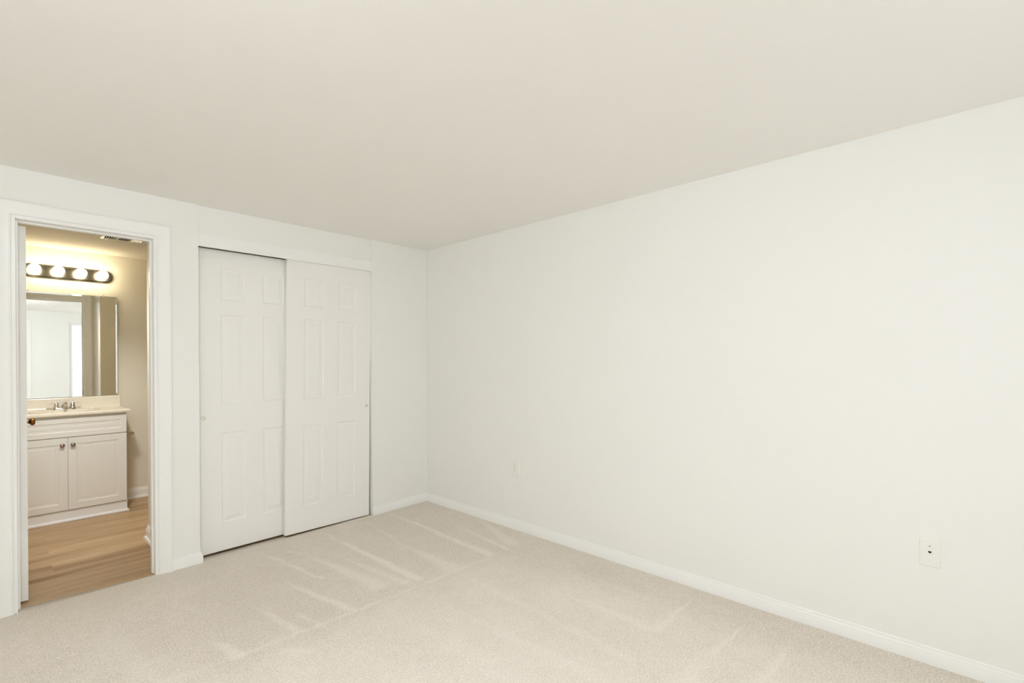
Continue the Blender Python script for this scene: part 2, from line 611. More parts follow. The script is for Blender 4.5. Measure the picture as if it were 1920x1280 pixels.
struct(make_floor(), 'beige cut-pile carpet with pale vacuum tracks', 'carpet')
struct(boxes('floor_bathroom', [(BX0, BX1, 0.0, FARY, -0.06, -0.004)], M['plank']),
       'oak-look plank flooring in the bathroom', 'floor')


struct(boxes('floor_closet', [(-1.83, 0.0, .036, .70, -0.06, -0.016)], M['gap_shade']), 'closet floor coloured near-black as shade under the doors', 'floor')

# ------------------------------------------------------------------ baseboards
BASE = [(0, 0), (.0125, 0), (.0125, .042), (.0095, .048), (.0095, .052), (.0078, .0545), (.0060, .062), (.0058, .068), (.0035, .071), (0, .071)]


def baseboard_bm(bm, stations, prof=BASE):
    """stations: list of (x, y, nx, ny): corner points with the mitre offset direction"""
    sweep(bm, prof, [(lambda a, b, s=s: (s[0] + a * s[2], s[1] + a * s[3], b)) for s in stations])


bm = bmesh.new()
baseboard_bm(bm, [(-1.9445, 0, 0, -1), (CL + 0, 0, 1, -1), (CL + 0, 0.028, 1, 0)])
struct(finish('baseboard_back', bm, M['trim'], smooth=30), 'short white baseboard between bathroom door casing and closet', 'baseboard')
bm = bmesh.new()
baseboard_bm(bm, [(CR + .002, 0.02, -0.4, 0), (CR + .002, 0, -0.4, -1), (0, 0, 0, -1)])
struct(finish('baseboard_closet', bm, M['trim'], smooth=30), 'short white baseboard between closet and room corner', 'baseboard')
bm = bmesh.new()
baseboard_bm(bm, [(0, -0.0125, -1, 0), (0, -4.6, -1, 0)])
struct(finish('baseboard_right', bm, M['trim'], smooth=30), 'long white baseboard along the right wall', 'baseboard')
bm = bmesh.new()
baseboard_bm(bm, [(-4.0, -4.6, 1, 0), (-4.0, 0, 1, 0)])
struct(finish('baseboard_left', bm, M['trim'], smooth=30), 'white baseboard on the wall left of the camera', 'baseboard')
bm = bmesh.new()
baseboard_bm(bm, [(-4.0, 0, 0, -1), (JL - .094, 0, 0, -1)])
struct(finish('baseboard_doorway', bm, M['trim'], smooth=30), 'white baseboard left of the bathroom door casing', 'baseboard')
bm = bmesh.new()
baseboard_bm(bm, [(RDX1 + .075, -4.6, 0, 1), (0, -4.6, 0, 1)])
struct(finish('baseboard_rear', bm, M['trim'], smooth=30), 'white baseboard on the wall behind the camera', 'baseboard')
# bathroom: taller board with a shoe moulding
BATHBASE = [(0, -.004), (.026, -.004), (.026, .004), (.022, .012), (.0135, .016), (.0135, .064), (.010, .070), (.010, .076),
            (.006, .083), (.004, .092), (0, .092)]
bm = bmesh.new()
baseboard_bm(bm, [(-1.905, FARY, 0, -1), (BX1, FARY, 0, -1)], BATHBASE)
struct(finish('baseboard_bathroom_far', bm, M['trim'], smooth=30), 'white baseboard beside the vanity on the far bathroom wall', 'baseboard')
bm = bmesh.new()
baseboard_bm(bm, [(BLK_X, T + .014, -1, 0), (BLK_X, BLK_Y, -1, 1), (BX1, BLK_Y, 0, 1)], BATHBASE)
struct(finish('baseboard_bathroom_near', bm, M['trim'], smooth=30), 'white baseboard with shoe moulding just inside the bathroom doorway', 'baseboard')

# ------------------------------------------------------------------ doorway: jamb, stop, casings
CAS = [(0, 0), (0, .008), (.002, .0105), (.0065, .0115), (.0085, .0095), (.011, .0095), (.030, .0110), (.050, .0150),
       (.056, .0172), (.064, .0172), (.0685, .0155), (.070, .012), (.070, 0)]


def casing(name, xl, xr, zt, y, sgn, zb=0.0, prof=CAS):
    """three-sided mitred casing; inner edges xl, xr, zt; sticks out of plane y by sgn"""
    bm = bmesh.new()
    st = [lambda a, b: (xl - a, y + sgn * b, zb), lambda a, b: (xl - a, y + sgn * b, zt + a),
          lambda a, b: (xr + a, y + sgn * b, zt + a), lambda a, b: (xr + a, y + sgn * b, zb)]
    sweep(bm, prof, st)
    return finish(name, bm, M['trim'], smooth=25)


struct(casing('trim_1', JL - .016, JR + .016, DH + .017, 0.0, -1, -0.004), 'white moulded casing around the bathroom doorway', 'door casing')
struct(casing('trim_2', JL - .006, JR + .010, DH + .017, T, 1, -0.004), 'white casing on the bathroom side of the doorway', 'door casing')
bm = bmesh.new()
box(bm, JL - .02, JL, 0, T, -0.01, DH + .02)
box(bm, JR, JR + .02, 0, T, -0.01, DH + .02)
box(bm, JL, JR, 0, T, DH, DH + .02)
# door stop
box(bm, JL, JL + .010, .045, .080, -0.003, DH)
box(bm, JR - .010, JR, .045, .080, -0.003, DH)
box(bm, JL + .010, JR - .010, .045, .080, DH - .010, DH)
jamb = struct(finish('trim_3', bm, M['trim'], bevel=.0015), 'white door frame lining the bathroom doorway', 'door frame')
bm = bmesh.new()
box(bm, JR - .0016, JR, .083, .112, .885, .955)
strike = finish('strike_plate', bm, M['steel'], jamb, bevel=.0006)
for z in (1.727, 1.62):
    bm = bmesh.new()
    box(bm, JR - .0022, JR, .090, .106, z - .012, z + .012)
    finish('latch_mark', bm, M['steel'], jamb, bevel=.0006)

# ------------------------------------------------------------------ panelled door builder


def panel_face(bm, xs, zs, panels, y, depth_prof, sgn):
    """flat face of cells with raised panels; xs/zs sorted cut lines; panels set of (ix, iz); sgn: outward along y
    depth_prof: list of (inset, depth) from the panel's edge inwards, depth positive = into the door"""
    vg = {}

    def v(x, z):
        k = (round(x, 6), round(z, 6))
        if k not in vg:
            vg[k] = bm.verts.new((x, y, z))
        return vg[k]
    for i in range(len(xs) - 1):
        for j in range(len(zs) - 1):
            c = [v(xs[i], zs[j]), v(xs[i + 1], zs[j]), v(xs[i + 1], zs[j + 1]), v(xs[i], zs[j + 1])]
            if (i, j) not in panels:
                bm.faces.new(c)
                continue
            ring = c
            for ins, dep in depth_prof:
                nr = [bm.verts.new((xs[i] + ins, y - sgn * dep, zs[j] + ins)), bm.verts.new((xs[i + 1] - ins, y - sgn * dep, zs[j] + ins)),
                      bm.verts.new((xs[i + 1] - ins, y - sgn * dep, zs[j + 1] - ins)), bm.verts.new((xs[i] + ins, y - sgn * dep, zs[j + 1] - ins))]
                for k in range(4):
                    bm.faces.new((ring[k], ring[(k + 1) % 4], nr[(k + 1) % 4], nr[k]))
                ring = nr
            bm.faces.new(ring)


def panel_slab(bm, w, h, t, xs, zs, panels, prof, both=True):
    """slab from x 0..w, z 0..h, front face at y=0 (outward -y), back at y=t"""
    X = [0] + xs + [w]
    Z = [0] + zs + [h]
    panel_face(bm, X, Z, panels, 0, prof, -1)
    panel_face(bm, X, Z, panels if both else set(), t, prof, 1)
    # rim
    fr = [(0, 0), (w, 0), (w, h), (0, h)]
    for k in range(4):
        a, b = fr[k], fr[(k + 1) % 4]
        if k in (0, 2):
            ts = X if k == 0 else X[::-1]
            for p, q in zip(ts, ts[1:]):
                bm.faces.new([bm.verts.new(c) for c in ((p, 0, a[1]), (q, 0, a[1]), (q, t, a[1]), (p, t, a[1]))])
        else:
            ts = Z if k == 1 else Z[::-1]
            for p, q in zip(ts, ts[1:]):
                bm.faces.new([bm.verts.new(c) for c in ((a[0], 0, p), (a[0], 0, q), (a[0], t, q), (a[0], t, p))])
    bmesh.ops.remove_doubles(bm, verts=bm.verts, dist=1e-5)


SIX = [(.004, .0045), (.009, .0065), (.013, .0065), (.038, .0015), (.040, .0005)]


def six_panel(name, w, h, t, zofs=0.0):
    st = .128
    pw = (w - 2 * st - .114) / 2
    xs = [st, st + pw, st + pw + .114, w - st]
    zs = [.200 - zofs, .808 - zofs, 1.003 - zofs, 1.602 - zofs, 1.700 - zofs, 1.912 - zofs]
    bm = bmesh.new()
    panel_slab(bm, w, h, t, xs, zs, {(i, j) for i in (1, 3) for j in (1, 3, 5)}, SIX)
    return finish(name, bm, M['door'], smooth=12)


def pull(parent, x, z, mat, rad=.0115):
    bm = bmesh.new()
    lathe(bm, [(0, -.004), (rad * .62, -.004), (rad * .72, .0), (rad * .80, .0022), (rad * .95, .0022), (rad, .001), (rad, -.001)],
          'Y', (x, 0, z), 28, -1)
    o = finish('finger_pull', bm, mat, parent, smooth=40)
    return o


# ------------------------------------------------------------------ closet: fascia and two sliding doors
struct(boxes('trim_4', [(CL, CR + .0, -0.001, .017, 2.0295, 2.111)], M['trim'], bevel=.0012),
       'flat white fascia board across the top of the closet', 'trim board')
dr = six_panel('door_2', .672, 2.022, .034, 0.013)
dr.location = (-1.775, .076, .013)
struct(dr, 'left sliding six-panel closet door, the one set further back', 'closet door')
p = pull(dr, .022, .902, M['brass'])
p['label'] = 'small brass finger pull'
df = six_panel('door_3', .678, 2.028, .034, 0.012)
df.location = (-1.2535, .030, .0125)
df.rotation_euler = (0, .0133, 0)
struct(df, 'right sliding six-panel closet door, the one in front, hanging slightly askew', 'closet door')
p = pull(df, .678 - .029, .909, M['steel'])
p['label'] = 'small grey finger pull'

# ------------------------------------------------------------------ bathroom door, open into the bathroom
DW = .568
bdoor = six_panel('door_1', DW, 2.012, .0345, 0.012)
bdoor.location = (-2.5600, .124, .008)
bdoor.rotation_euler = (0, 0, PI / 2)          # local +x -> +y, local +y (thickness) -> -x
struct(bdoor, 'white bathroom door standing open, seen edge-on at the left jamb', 'door')
for z in (1.786, .324):
    bm = bmesh.new()
    box(bm, -.0025, .0, .001, .033, z - .042 - .008, z + .042 - .008)
    hinge = finish('hinge', bm, M['trim'], bdoor, bevel=.0006)
    bm = bmesh.new()
    lathe(bm, [(.0045, -.042), (.0055, -.041), (.0055, .041), (.0045, .042)], 'Z', (-.004, .0385, z - .008), 16)
    finish('knuckle', bm, M['trim'], hinge, smooth=40)
    for k, (dy, dz) in enumerate(((.014, .028), (.022, 0.0), (.014, -.028))):
        bm = bmesh.new()
        lathe(bm, [(0, .0036), (.0022, .0034), (.0032, .0025), (.0032, .002)], 'X', (0, dy, z - .008 + dz), 14, -1)
        finish('screw', bm, M['plate'], hinge, smooth=40)


def door_knob(side):
    """side -1: face at local y=0 (towards +x in the room); side +1: face at y=.035"""
    o = (DW - .060, 0 if side < 0 else .035, .914)
    bm = bmesh.new()
    lathe(bm, [(0, 0), (.032, 0), (.032, .004), (.029, .008), (.015, .010), (.012, .014)], 'Y', o, 32, side)
    rose = finish('rose', bm, M['darkbronze'], bdoor, smooth=35)
    bm = bmesh.new()
    lathe(bm, [(.011, .012), (.0095, .016), (.0095, .021), (.012, .0245), (.018, .0275), (.0225, .033), (.0235, .039), (.021, .0445),
               (.014, .0485), (.007, .0500), (0, .0503)], 'Y', o, 32, side)
    k = finish('door_knob', bm, M['bronze'], bdoor, smooth=50)
    return k


door_knob(-1)['label'] = 'aged bronze round knob'
door_knob(1)

# ------------------------------------------------------------------ wall plates on the right wall (x = 0, facing -x)


def plate_bm(w, h, t):
    bm = bmesh.new()
    n = 4
    rings = []
    for ins, d in ((0, 0), (0, t * .45), (.0012, t * .8), (.0035, t)):
        a, b = w / 2 - ins, h / 2 - ins
        rings.append([bm.verts.new((-d, y, z)) for y, z in ((-a, -b), (a, -b), (a, b), (-a, b))])
    for A, B in zip(rings, rings[1:]):
        for i in range(4):
            bm.faces.new((A[i], A[(i + 1) % 4], B[(i + 1) % 4], B[i]))
    bm.faces.new(rings[0])
    bm.faces.new(rings[-1])
    return bm


def screw(parent, y, z, x, mat, r=.0032):
    bm = bmesh.new()
    lathe(bm, [(0, .0012), (r * .7, .0011), (r, .0004), (r, 0)], 'X', (x, y, z), 18, -1)
    o = finish('screw', bm, mat, parent, smooth=40)
    return o


out = empty('wall_outlet', (0, -1.1015, .469))
tag(out, 'white duplex power outlet low on the right wall, nearer the room corner', 'outlet')
finish('cover_plate', plate_bm(.080, .126, .006), M['plate'], out)
for z in (.0195, -.0195):
    bm = bmesh.new()
    # receptacle face: circle with flattened top and bottom
    pts = []
    for k in range(40):
        a = 2 * PI * k / 40
        pts.append((.0172 * math.cos(a), max(-.0142, min(.0142, .0172 * math.sin(a)))))
    lo = [bm.verts.new((-.0058, y, z + zz)) for y, zz in pts]
    hi = [bm.verts.new((-.0078, y * .97, z + zz * .97)) for y, zz in pts]
    for i in range(40):
        bm.faces.new((lo[i], lo[(i + 1) % 40], hi[(i + 1) % 40], hi[i]))
    bm.faces.new(hi)
    f = finish('receptacle', bm, M['plate'], out)
    for y, w, hgt in ((.0064, .0016, .0095), (-.0064, .0016, .0075)):
        boxes('slot', [(-.0083, -.0076, y - w / 2, y + w / 2, z + .003 - hgt / 2, z + .003 + hgt / 2)], M['slot'], f)
    bm = bmesh.new()
    lathe(bm, [(0, .0083), (.0024, .0083), (.0024, .0076)], 'X', (0, 0, z - .0075), 16, -1)
    finish('ground_hole', bm, M['slot'], f)
screw(out, 0, 0, -.006, M['slot'])

jack = empty('wall_jack', (0, -3.4665, .4675))
tag(jack, 'white jack plate with a black hole, low on the right wall near the photo edge', 'wall plate')
finish('cover_plate', plate_bm(.068, .113, .005), M['jackplate'], jack)
bm = bmesh.new()
lathe(bm, [(.0125, .0045), (.0125, .0062), (.0118, .0066), (.0100, .0064), (.0095, .0052)], 'X', (0, 0, .004), 36, -1)
finish('boss', bm, M['jackplate'], jack, smooth=40)
bm = bmesh.new()
hp = []
for k in range(48):
    a = 2 * PI * k / 48
    y = 16 * math.sin(a) ** 3
    z = 13 * math.cos(a) - 5 * math.cos(2 * a) - 2 * math.cos(3 * a) - math.cos(4 * a)
    hp.append((y * .00036, z * .00034))
a1 = [bm.verts.new((-.0048, y, z + .005)) for y, z in hp]
a2 = [bm.verts.new((-.0056, y, z + .005)) for y, z in hp]
for i in range(48):
    bm.faces.new((a1[i], a1[(i + 1) % 48], a2[(i + 1) % 48], a2[i]))
bm.faces.new(a2)
finish('jack_opening', bm, M['cavity'], jack)['label'] = 'black heart-shaped opening'
screw(jack, .0, .030, -.005, M['slot'], .0030)
screw(jack, .0, -.030, -.005, M['jackplate'], .0030)
for y in (.022, -.022):
    screw(jack, y, .001 if y > 0 else .0, -.005, M['jackplate'], .0018)

# ------------------------------------------------------------------ vanity cabinet
VX0, VX1 = -2.66, -1.912
MIDX = -2.2865
VF = 1.716          # door faces
van = empty('vanity_cabinet', ((VX0 + VX1) / 2, 1.93, 0))
tag(van, 'white bathroom vanity cabinet with two raised-panel doors, under the basin', 'cabinet')


def local(bm, root):
    bmesh.ops.translate(bm, verts=bm.verts, vec=-Vector(root.location))
    return bm


def vpart(name, bm, mat, parent=None, root=van, **k):
    return finish(name, local(bm, root), mat, parent or root, **k)


bm = bmesh.new()
yc0, yc1 = VF + .019, FARY - .001
box(bm, VX0, VX0 + .016, yc0, yc1, .084, .8525)
box(bm, VX1 - .016, VX1, yc0, yc1, .084, .8525)
box(bm, VX0 + .016, VX1 - .016, yc1 - .006, yc1, .084, .852)
box(bm, VX0 + .016, VX1 - .016, yc0, yc1 - .006, .084, .100)
box(bm, VX0 + .016, VX1 - .016, yc0, yc0 + .018, .100, .130)
box(bm, VX0 + .016, VX1 - .016, yc0, yc0 + .018, .660, .8525)
box(bm, MIDX - .02, MIDX + .02, yc0, yc0 + .018, .130, .660)
vpart('carcass', bm, M['vanity'], bevel=.001)
VP = [(.003, .002), (.006, .004), (.016, .0035), (.0185, .0062), (.020, .0062), (.024, .0035)]


def raised_front(name, x0, x1, z0, z1, border):
    bm = bmesh.new()
    w, h = x1 - x0, z1 - z0
    panel_slab(bm, w, h, .018, [border, w - border], [border, h - border], {(1, 1)}, VP, both=False)
    bmesh.ops.translate(bm, verts=bm.verts, vec=(x0, VF, z0))
    return vpart(name, bm, M['vanity'], smooth=12)


MIDX = -2.2865
raised_front('drawer_front', VX0 + .002, VX1 - .002, .682, .832, .038)
dl = raised_front('cabinet_door', VX0 + .002, MIDX - .0015, .092, .674, .052)
dR = raised_front('cabinet_door', MIDX + .0015, VX1 - .002, .092, .674, .052)
for par, x in ((dl, -2.320), (dR, -2.256)):
    bm = bmesh.new()
    lathe(bm, [(0, 0), (.009, 0), (.008, .003), (.0055, .007), (.006, .012), (.012, .016), (.0158, .020), (.0155, .023), (.011, .0265),
               (.005, .028), (0, .0283)], 'Y', (x, VF + .001, .617), 28, -1)
    k = vpart('knob', bm, M['pewter'], par, smooth=50)
    k['label'] = 'round pewter knob'
bm = bmesh.new()
box(bm, VX0, VX1, VF + .014, VF + .030, -.004, .083)
box(bm, VX1 - .014, VX1, VF + .030, FARY - .002, -.004, .083)
KP = [(0, -.004), (.014, -.004), (.014, .004), (.010, .011), (.0015, .016), (.0015, .074), (.006, .078), (.006, .083), (0, .083)]
yk = VF + .014
sweep(bm, KP, [(lambda a, b: (VX0, yk - a, b)), (lambda a, b: (VX1 + a, yk - a, b)), (lambda a, b: (VX1 + a, FARY - .03, b))])
vpart('toe_kick', bm, M['kick'], smooth=25)

# ------------------------------------------------------------------ vanity top with moulded basin and backsplash
TX0, TX1, TF = -2.672, -1.892, 1.692
top = empty('marble_countertop', ((TX0 + TX1) / 2, 1.93, .855))
tag(top, 'cream cultured-marble countertop with moulded basin and backsplash, on the vanity', 'countertop')
bm = bmesh.new()
NX, NY = 60, 40
bcx, bcy, bra, brb = MIDX + .0, 1.868, .215, .142
grid = []
for j in range(NY + 1):
    row = []
    for i in range(NX + 1):
        x = TX0 + (TX1 - TX0) * i / NX
        y = TF + (FARY - .001 - TF) * j / NY
        r = math.hypot((x - bcx) / bra, (y - bcy) / brb)
        z = .881
        if r < 1:
            s = 1 - r
            z -= .118 * (1 - (1 - min(1, s * 1.35)) ** 2.4)
            z += .004 * math.exp(-((r - 1) / .05) ** 2)
        else:
            z += .004 * math.exp(-((r - 1) / .06) ** 2)
        ed = min(y - TF, TX1 - x, x - TX0)
        if ed < .004:
            z -= .003
        row.append(bm.verts.new((x, y, z)))
    grid.append(row)
for j in range(NY):
    for i in range(NX):
        bm.faces.new((grid[j][i], grid[j][i + 1], grid[j + 1][i + 1], grid[j + 1][i]))
# front and side edge with rounded bullnose going down to z=.853
rim = [grid[0][i] for i in range(NX + 1)] + [grid[j][NX] for j in range(1, NY + 1)] + [grid[NY][i] for i in range(NX - 1, -1, -1)] \
    + [grid[j][0] for j in range(NY - 1, 0, -1)]
prev = rim
for d, z in ((.0035, .874), (.0042, .866), (.003, .858), (0, .8535)):
    nr = []
    for v in rim:
        x, y = v.co.x, v.co.y
        if abs(x - TX1) < 1e-5:
            x += d
        if abs(y - TF) < 1e-5:
            y -= d
        nr.append(bm.verts.new((x, y, z)))
    for i in range(len(rim)):
        j = (i + 1) % len(rim)
        bm.faces.new((prev[i], prev[j], nr[j], nr[i]))
    prev = nr
# underside ring
nr = [bm.verts.new((min(v.co.x, VX1 - .02) if v.co.x > -2.3 else max(v.co.x, VX0 + .02), max(v.co.y, TF + .05), .8535)) for v in rim]
for i in range(len(rim)):
    j = (i + 1) % len(rim)
    try:
        bm.faces.new((prev[i], prev[j], nr[j], nr[i]))
    except ValueError:
        pass
finish('counter', local(bm, top), M['marble'], top, smooth=35)
bm = bmesh.new()
BS = [(0, .878), (.030, .878), (.027, .884), (.022, .892), (.0205, .962), (.0195, .972), (.016, .978), (.010, .980), (0, .980)]
sweep(bm, BS, [lambda a, b: (TX0, FARY - .001 - a, b), lambda a, b: (TX1 - .008, FARY - .001 - a, b)])
finish('backsplash', local(bm, top), M['marble'], top, smooth=35)

# ------------------------------------------------------------------ faucet
FX, FY, FZ = MIDX + .006, 2.062, .882
fau = empty('faucet', (FX, FY, FZ))
tag(fau, 'chrome two-lever basin faucet on the cream countertop', 'faucet')
bm = bmesh.new()
ring_lo, ring_mid, ring_hi = [], [], []
for k in range(48):
    a = 2 * PI * k / 48
    cx = .051 if math.cos(a) > 0 else -.051
    ring_lo.append((cx + .026 * math.cos(a), .026 * math.sin(a), 0))
    ring_mid.append((cx + .026 * math.cos(a), .026 * math.sin(a), .008))
    ring_hi.append((cx + .022 * math.cos(a), .022 * math.sin(a), .014))
R = [[bm.verts.new(p) for p in r] for r in (ring_lo, ring_mid, ring_hi)]
for A, B in zip(R, R[1:]):
    for i in range(48):
        bm.faces.new((A[i], A[(i + 1) % 48], B[(i + 1) % 48], B[i]))
bm.faces.new(R[0])
bm.faces.new(R[2])
finish('base', bm, M['chrome'], fau, smooth=40)
bm = bmesh.new()
tube(bm, [(0, .004, .008), (0, .002, .026), (0, -.008, .040), (0, -.030, .051), (0, -.065, .053), (0, -.095, .047), (0, -.108, .040)],
     [.024, .021, .018, .0155, .0135, .012, .0105], 20)
lathe(bm, [(.0095, 0), (.0105, -.004), (.0105, -.012), (.009, -.014)], 'Z', (0, -.102, .040), 20)
finish('spout', bm, M['chrome'], fau, smooth=50)
bm = bmesh.new()
lathe(bm, [(.0025, 0), (.0025, .018), (.0055, .021), (.0075, .026), (.0055, .031), (0, .0325)], 'Z', (0, .016, .030), 20)
finish('lift_rod', bm, M['chrome'], fau, smooth=50)
for s in (-1, 1):
    bm = bmesh.new()
    lathe(bm, [(.024, .012), (.022, .016), (.018, .030), (.0155, .044), (.0145, .052), (.011, .057), (0, .058)], 'Z', (s * .051, 0, 0), 28)
    h = finish('handle', bm, M['chrome'], fau, smooth=50)
    bm = bmesh.new()
    tube(bm, [(s * .046, 0, .053), (s * .060, -.002, .056), (s * .080, -.005, .0585), (s * .098, -.008, .062), (s * .109, -.010, .065)],
         [.010, .0095, .0085, .0085, .006], 14, [(1, .7), (1, .6), (1, .45), (1.05, .38), (.9, .3)])
    finish('lever', bm, M['chrome'], h, smooth=50)

# ------------------------------------------------------------------ mirror over the vanity
MX0, MX1, MZ0, MZ1 = -2.656, -1.915, .982, 1.884
mir = empty('mirror', ((MX0 + MX1) / 2, FARY - .010, (MZ0 + MZ1) / 2), (-.004, 0, -.0140))
tag(mir, 'large frameless mirror on the wall above the vanity', 'mirror')
mw, mh = (MX1 - MX0) / 2, (MZ1 - MZ0) / 2
bm = bmesh.new()


def rrect(w, h, r, y, n=6):
    pts = []
    for cx, cz, a0 in ((w - r, h - r, 0), (-(w - r), h - r, PI / 2), (-(w - r), -(h - r), PI), (w - r, -(h - r), 3 * PI / 2)):
        for k in range(n + 1):
            a = a0 + PI / 2 * k / n
            pts.append((cx + r * math.cos(a), y, cz + r * math.sin(a)))
    return [bm.verts.new(p) for p in pts]


rg = [rrect(mw, mh, .010, .005), rrect(mw, mh, .010, -.0008), rrect(mw - .0125, mh - .0125, .006, .0002)]
for A, B in zip(rg, rg[1:]):
    for i in range(len(A)):
        bm.faces.new((A[i], A[(i + 1) % len(A)], B[(i + 1) % len(B)], B[i]))
bm.faces.new(rg[0])
bm.faces.new(rg[-1])
finish('mirror_glass', bm, M['mirror'], mir)
for x in (-2.492 - (MX0 + MX1) / 2, -2.012 - (MX0 + MX1) / 2):
    bm = bmesh.new()
    box(bm, x - .008, x + .008, -.0045, .006, mh - .004, mh + .014)
    c = finish('clip', bm, M['ventwhite'], mir, bevel=.0015)
    bm = bmesh.new()
    lathe(bm, [(0, .0065), (.003, .006), (.0035, .0042)], 'Y', (x, 0, mh + .007), 14, -1)
    finish('screw', bm, M['clip'], c)

# ------------------------------------------------------------------ vanity light bar
LX, LZ = -2.240, 2.062
bar = empty('vanity_light', (LX, FARY, LZ))
tag(bar, 'four-globe nickel light bar above the bathroom mirror, lit', 'light fixture')


def stadium(bm, hl, r, y, n=14):
    pts = []
    for s, a0 in ((1, -PI / 2), (-1, PI / 2)):
        for k in range(n + 1):
            a = a0 + PI * k / n
            pts.append((s * (hl - r) + r * math.cos(a), y, r * math.sin(a)))
    return [bm.verts.new(p) for p in pts]


bm = bmesh.new()
prof = [(.296, .0555, 0), (.296, .0555, -.010), (.293, .0525, -.014), (.289, .0485, -.014), (.287, .0465, -.018), (.287, .0465, -.026),
        (.284, .0435, -.030)]
rg = [stadium(bm, hl, r, y) for hl, r, y in prof]
for A, B in zip(rg, rg[1:]):
    for i in range(len(A)):
        bm.faces.new((A[i], A[(i + 1) % len(A)], B[(i + 1) % len(B)], B[i]))
bm.faces.new(rg[0])
bm.faces.new(rg[-1])
finish('backplate', bm, M['nickel'], bar, smooth=30)
for k in range(4):
    x = -.216 + .144 * k
    bm = bmesh.new()
    lathe(bm, [(0, .028), (.019, .028), (.020, .036), (.018, .048), (.014, .052)], 'Y', (x, 0, .004), 28, -1)
    finish('socket', bm, M['nickel'], bar, smooth=40)
    bm = bmesh.new()
    R0 = .0395
    pr = [(0, .050)]
    pr += [(.0125, .050), (.0130, .056)]
    cy_ = .096
    for a in range(0, 13):
        t = math.radians(-70 + 160 * a / 12)
        pr.append((R0 * math.cos(t), cy_ + R0 * math.sin(t)))
    pr[-1] = (0, cy_ + R0)
    lathe(bm, pr, 'Y', (x, 0, .004), 32, -1)
    finish('bulb', bm, M['bulb'], bar, smooth=60)['label'] = 'lit white globe bulb'

# ------------------------------------------------------------------ ceiling air vent in the bathroom
VCX0, VCX1, VCY0, VCY1 = -2.120, -1.840, 1.12, 1.372
vent = empty('air_vent', ((VCX0 + VCX1) / 2, (VCY0 + VCY1) / 2, HB))
tag(vent, 'white louvred air vent on the bathroom ceiling', 'air vent')
hw, hd = (VCX1 - VCX0) / 2, (VCY1 - VCY0) / 2
bm = bmesh.new()
lip = .020
rings = []
for w, d, z in ((hw, hd, 0), (hw, hd, -.003), (hw - .004, hd - .004, -.009), (hw - lip, hd - lip, -.009), (hw - lip, hd - lip, -.001)):
    rings.append([bm.verts.new(p) for p in ((-w, -d, z), (w, -d, z), (w, d, z), (-w, d, z))])
for A, B in zip(rings, rings[1:]):
    for i in range(4):
        bm.faces.new((A[i], A[(i + 1) % 4], B[(i + 1) % 4], B[i]))
iw, idp = hw - lip, hd - lip
for x in (-iw / 3, iw / 3):
    box(bm, x - .004, x + .004, -idp, idp, -.009, -.001)
finish('frame', bm, M['ventwhite'], vent)
boxes('duct', [(-iw, iw, -idp, idp, -.0012, -.0002)], M['cavity'], vent)


def slat(x, tilt):
    bm = bmesh.new()
    c, s = math.cos(tilt), math.sin(tilt)
    w, t = .006, .0006
    pr = [(-w, -t), (w, -t), (w, t), (-w, t)]
    ends = []
    for y in (-idp, idp):
        ends.append([bm.verts.new((x + a * c - b * s, y, -.0062 + a * s * .6 + b * c)) for a, b in pr])
    for i in range(4):
        bm.faces.new((ends[0][i], ends[0][(i + 1) % 4], ends[1][(i + 1) % 4], ends[1][i]))
    bm.faces.new(ends[0])
    bm.faces.new(ends[1])
    finish('slat', bm, M['ventwhite'], vent)


third = 2 * iw / 3
for sec, tilt in ((-1, .9), (1, -.9)):
    for k in range(5):
        slat(sec * third + (k - 2) * (third - .012) / 5, tilt)
bm = bmesh.new()
for k in range(5):
    y = (k - 2) * 2 * idp / 5
    box(bm, -third / 2 + .005, third / 2 - .005, y - .006, y + .004, -.0075, -.0066)
finish('damper', bm, M['ventwhite'], vent)

# ------------------------------------------------------------------ toilet paper holder on the side of the vanity
tp = empty('toilet_paper_holder', (VX1, 1.93, .634))
tag(tp, 'small nickel paper-holder post on the vanity side', 'toilet paper holder')
bm = bmesh.new()
lathe(bm, [(0, 0), (.022, 0), (.022, .004), (.018, .009), (.011, .012), (.010, .016)], 'X', (0, 0, 0), 28, 1)
finish('mount', bm, M['satin'], tp, smooth=40)
bm = bmesh.new()
tube(bm, [(.010, 0, 0), (.022, 0, .0), (.044, 0, .001), (.064, 0, .002), (.082, 0, .002)], [.024, .022, .019, .016, .013], 4, (1, .9))
finish('post', bm, M['satin'], tp, smooth=20)

# ------------------------------------------------------------------ added bedroom fill lamp, out of view, over and just ahead of the camera
cl = empty('bedroom_fill_lamp', (-2.78, -2.75, H))
tag(cl, 'added round fill lamp on the bedroom ceiling, out of view', 'fill light')
bm = bmesh.new()
lathe(bm, [(.150, 0), (.152, -.012), (.146, -.020), (.120, -.022)], 'Z', (0, 0, 0), 48)
finish('fill_rim', bm, M['nickel'], cl, smooth=40)
bm = bmesh.new()
lathe(bm, [(.138, -.020), (.140, -.045), (.128, -.075), (.100, -.100), (.060, -.116), (.020, -.122), (0, -.1225)], 'Z', (0, 0, 0), 48)
finish('fill_dome', bm, M['dome'], cl, smooth=60)

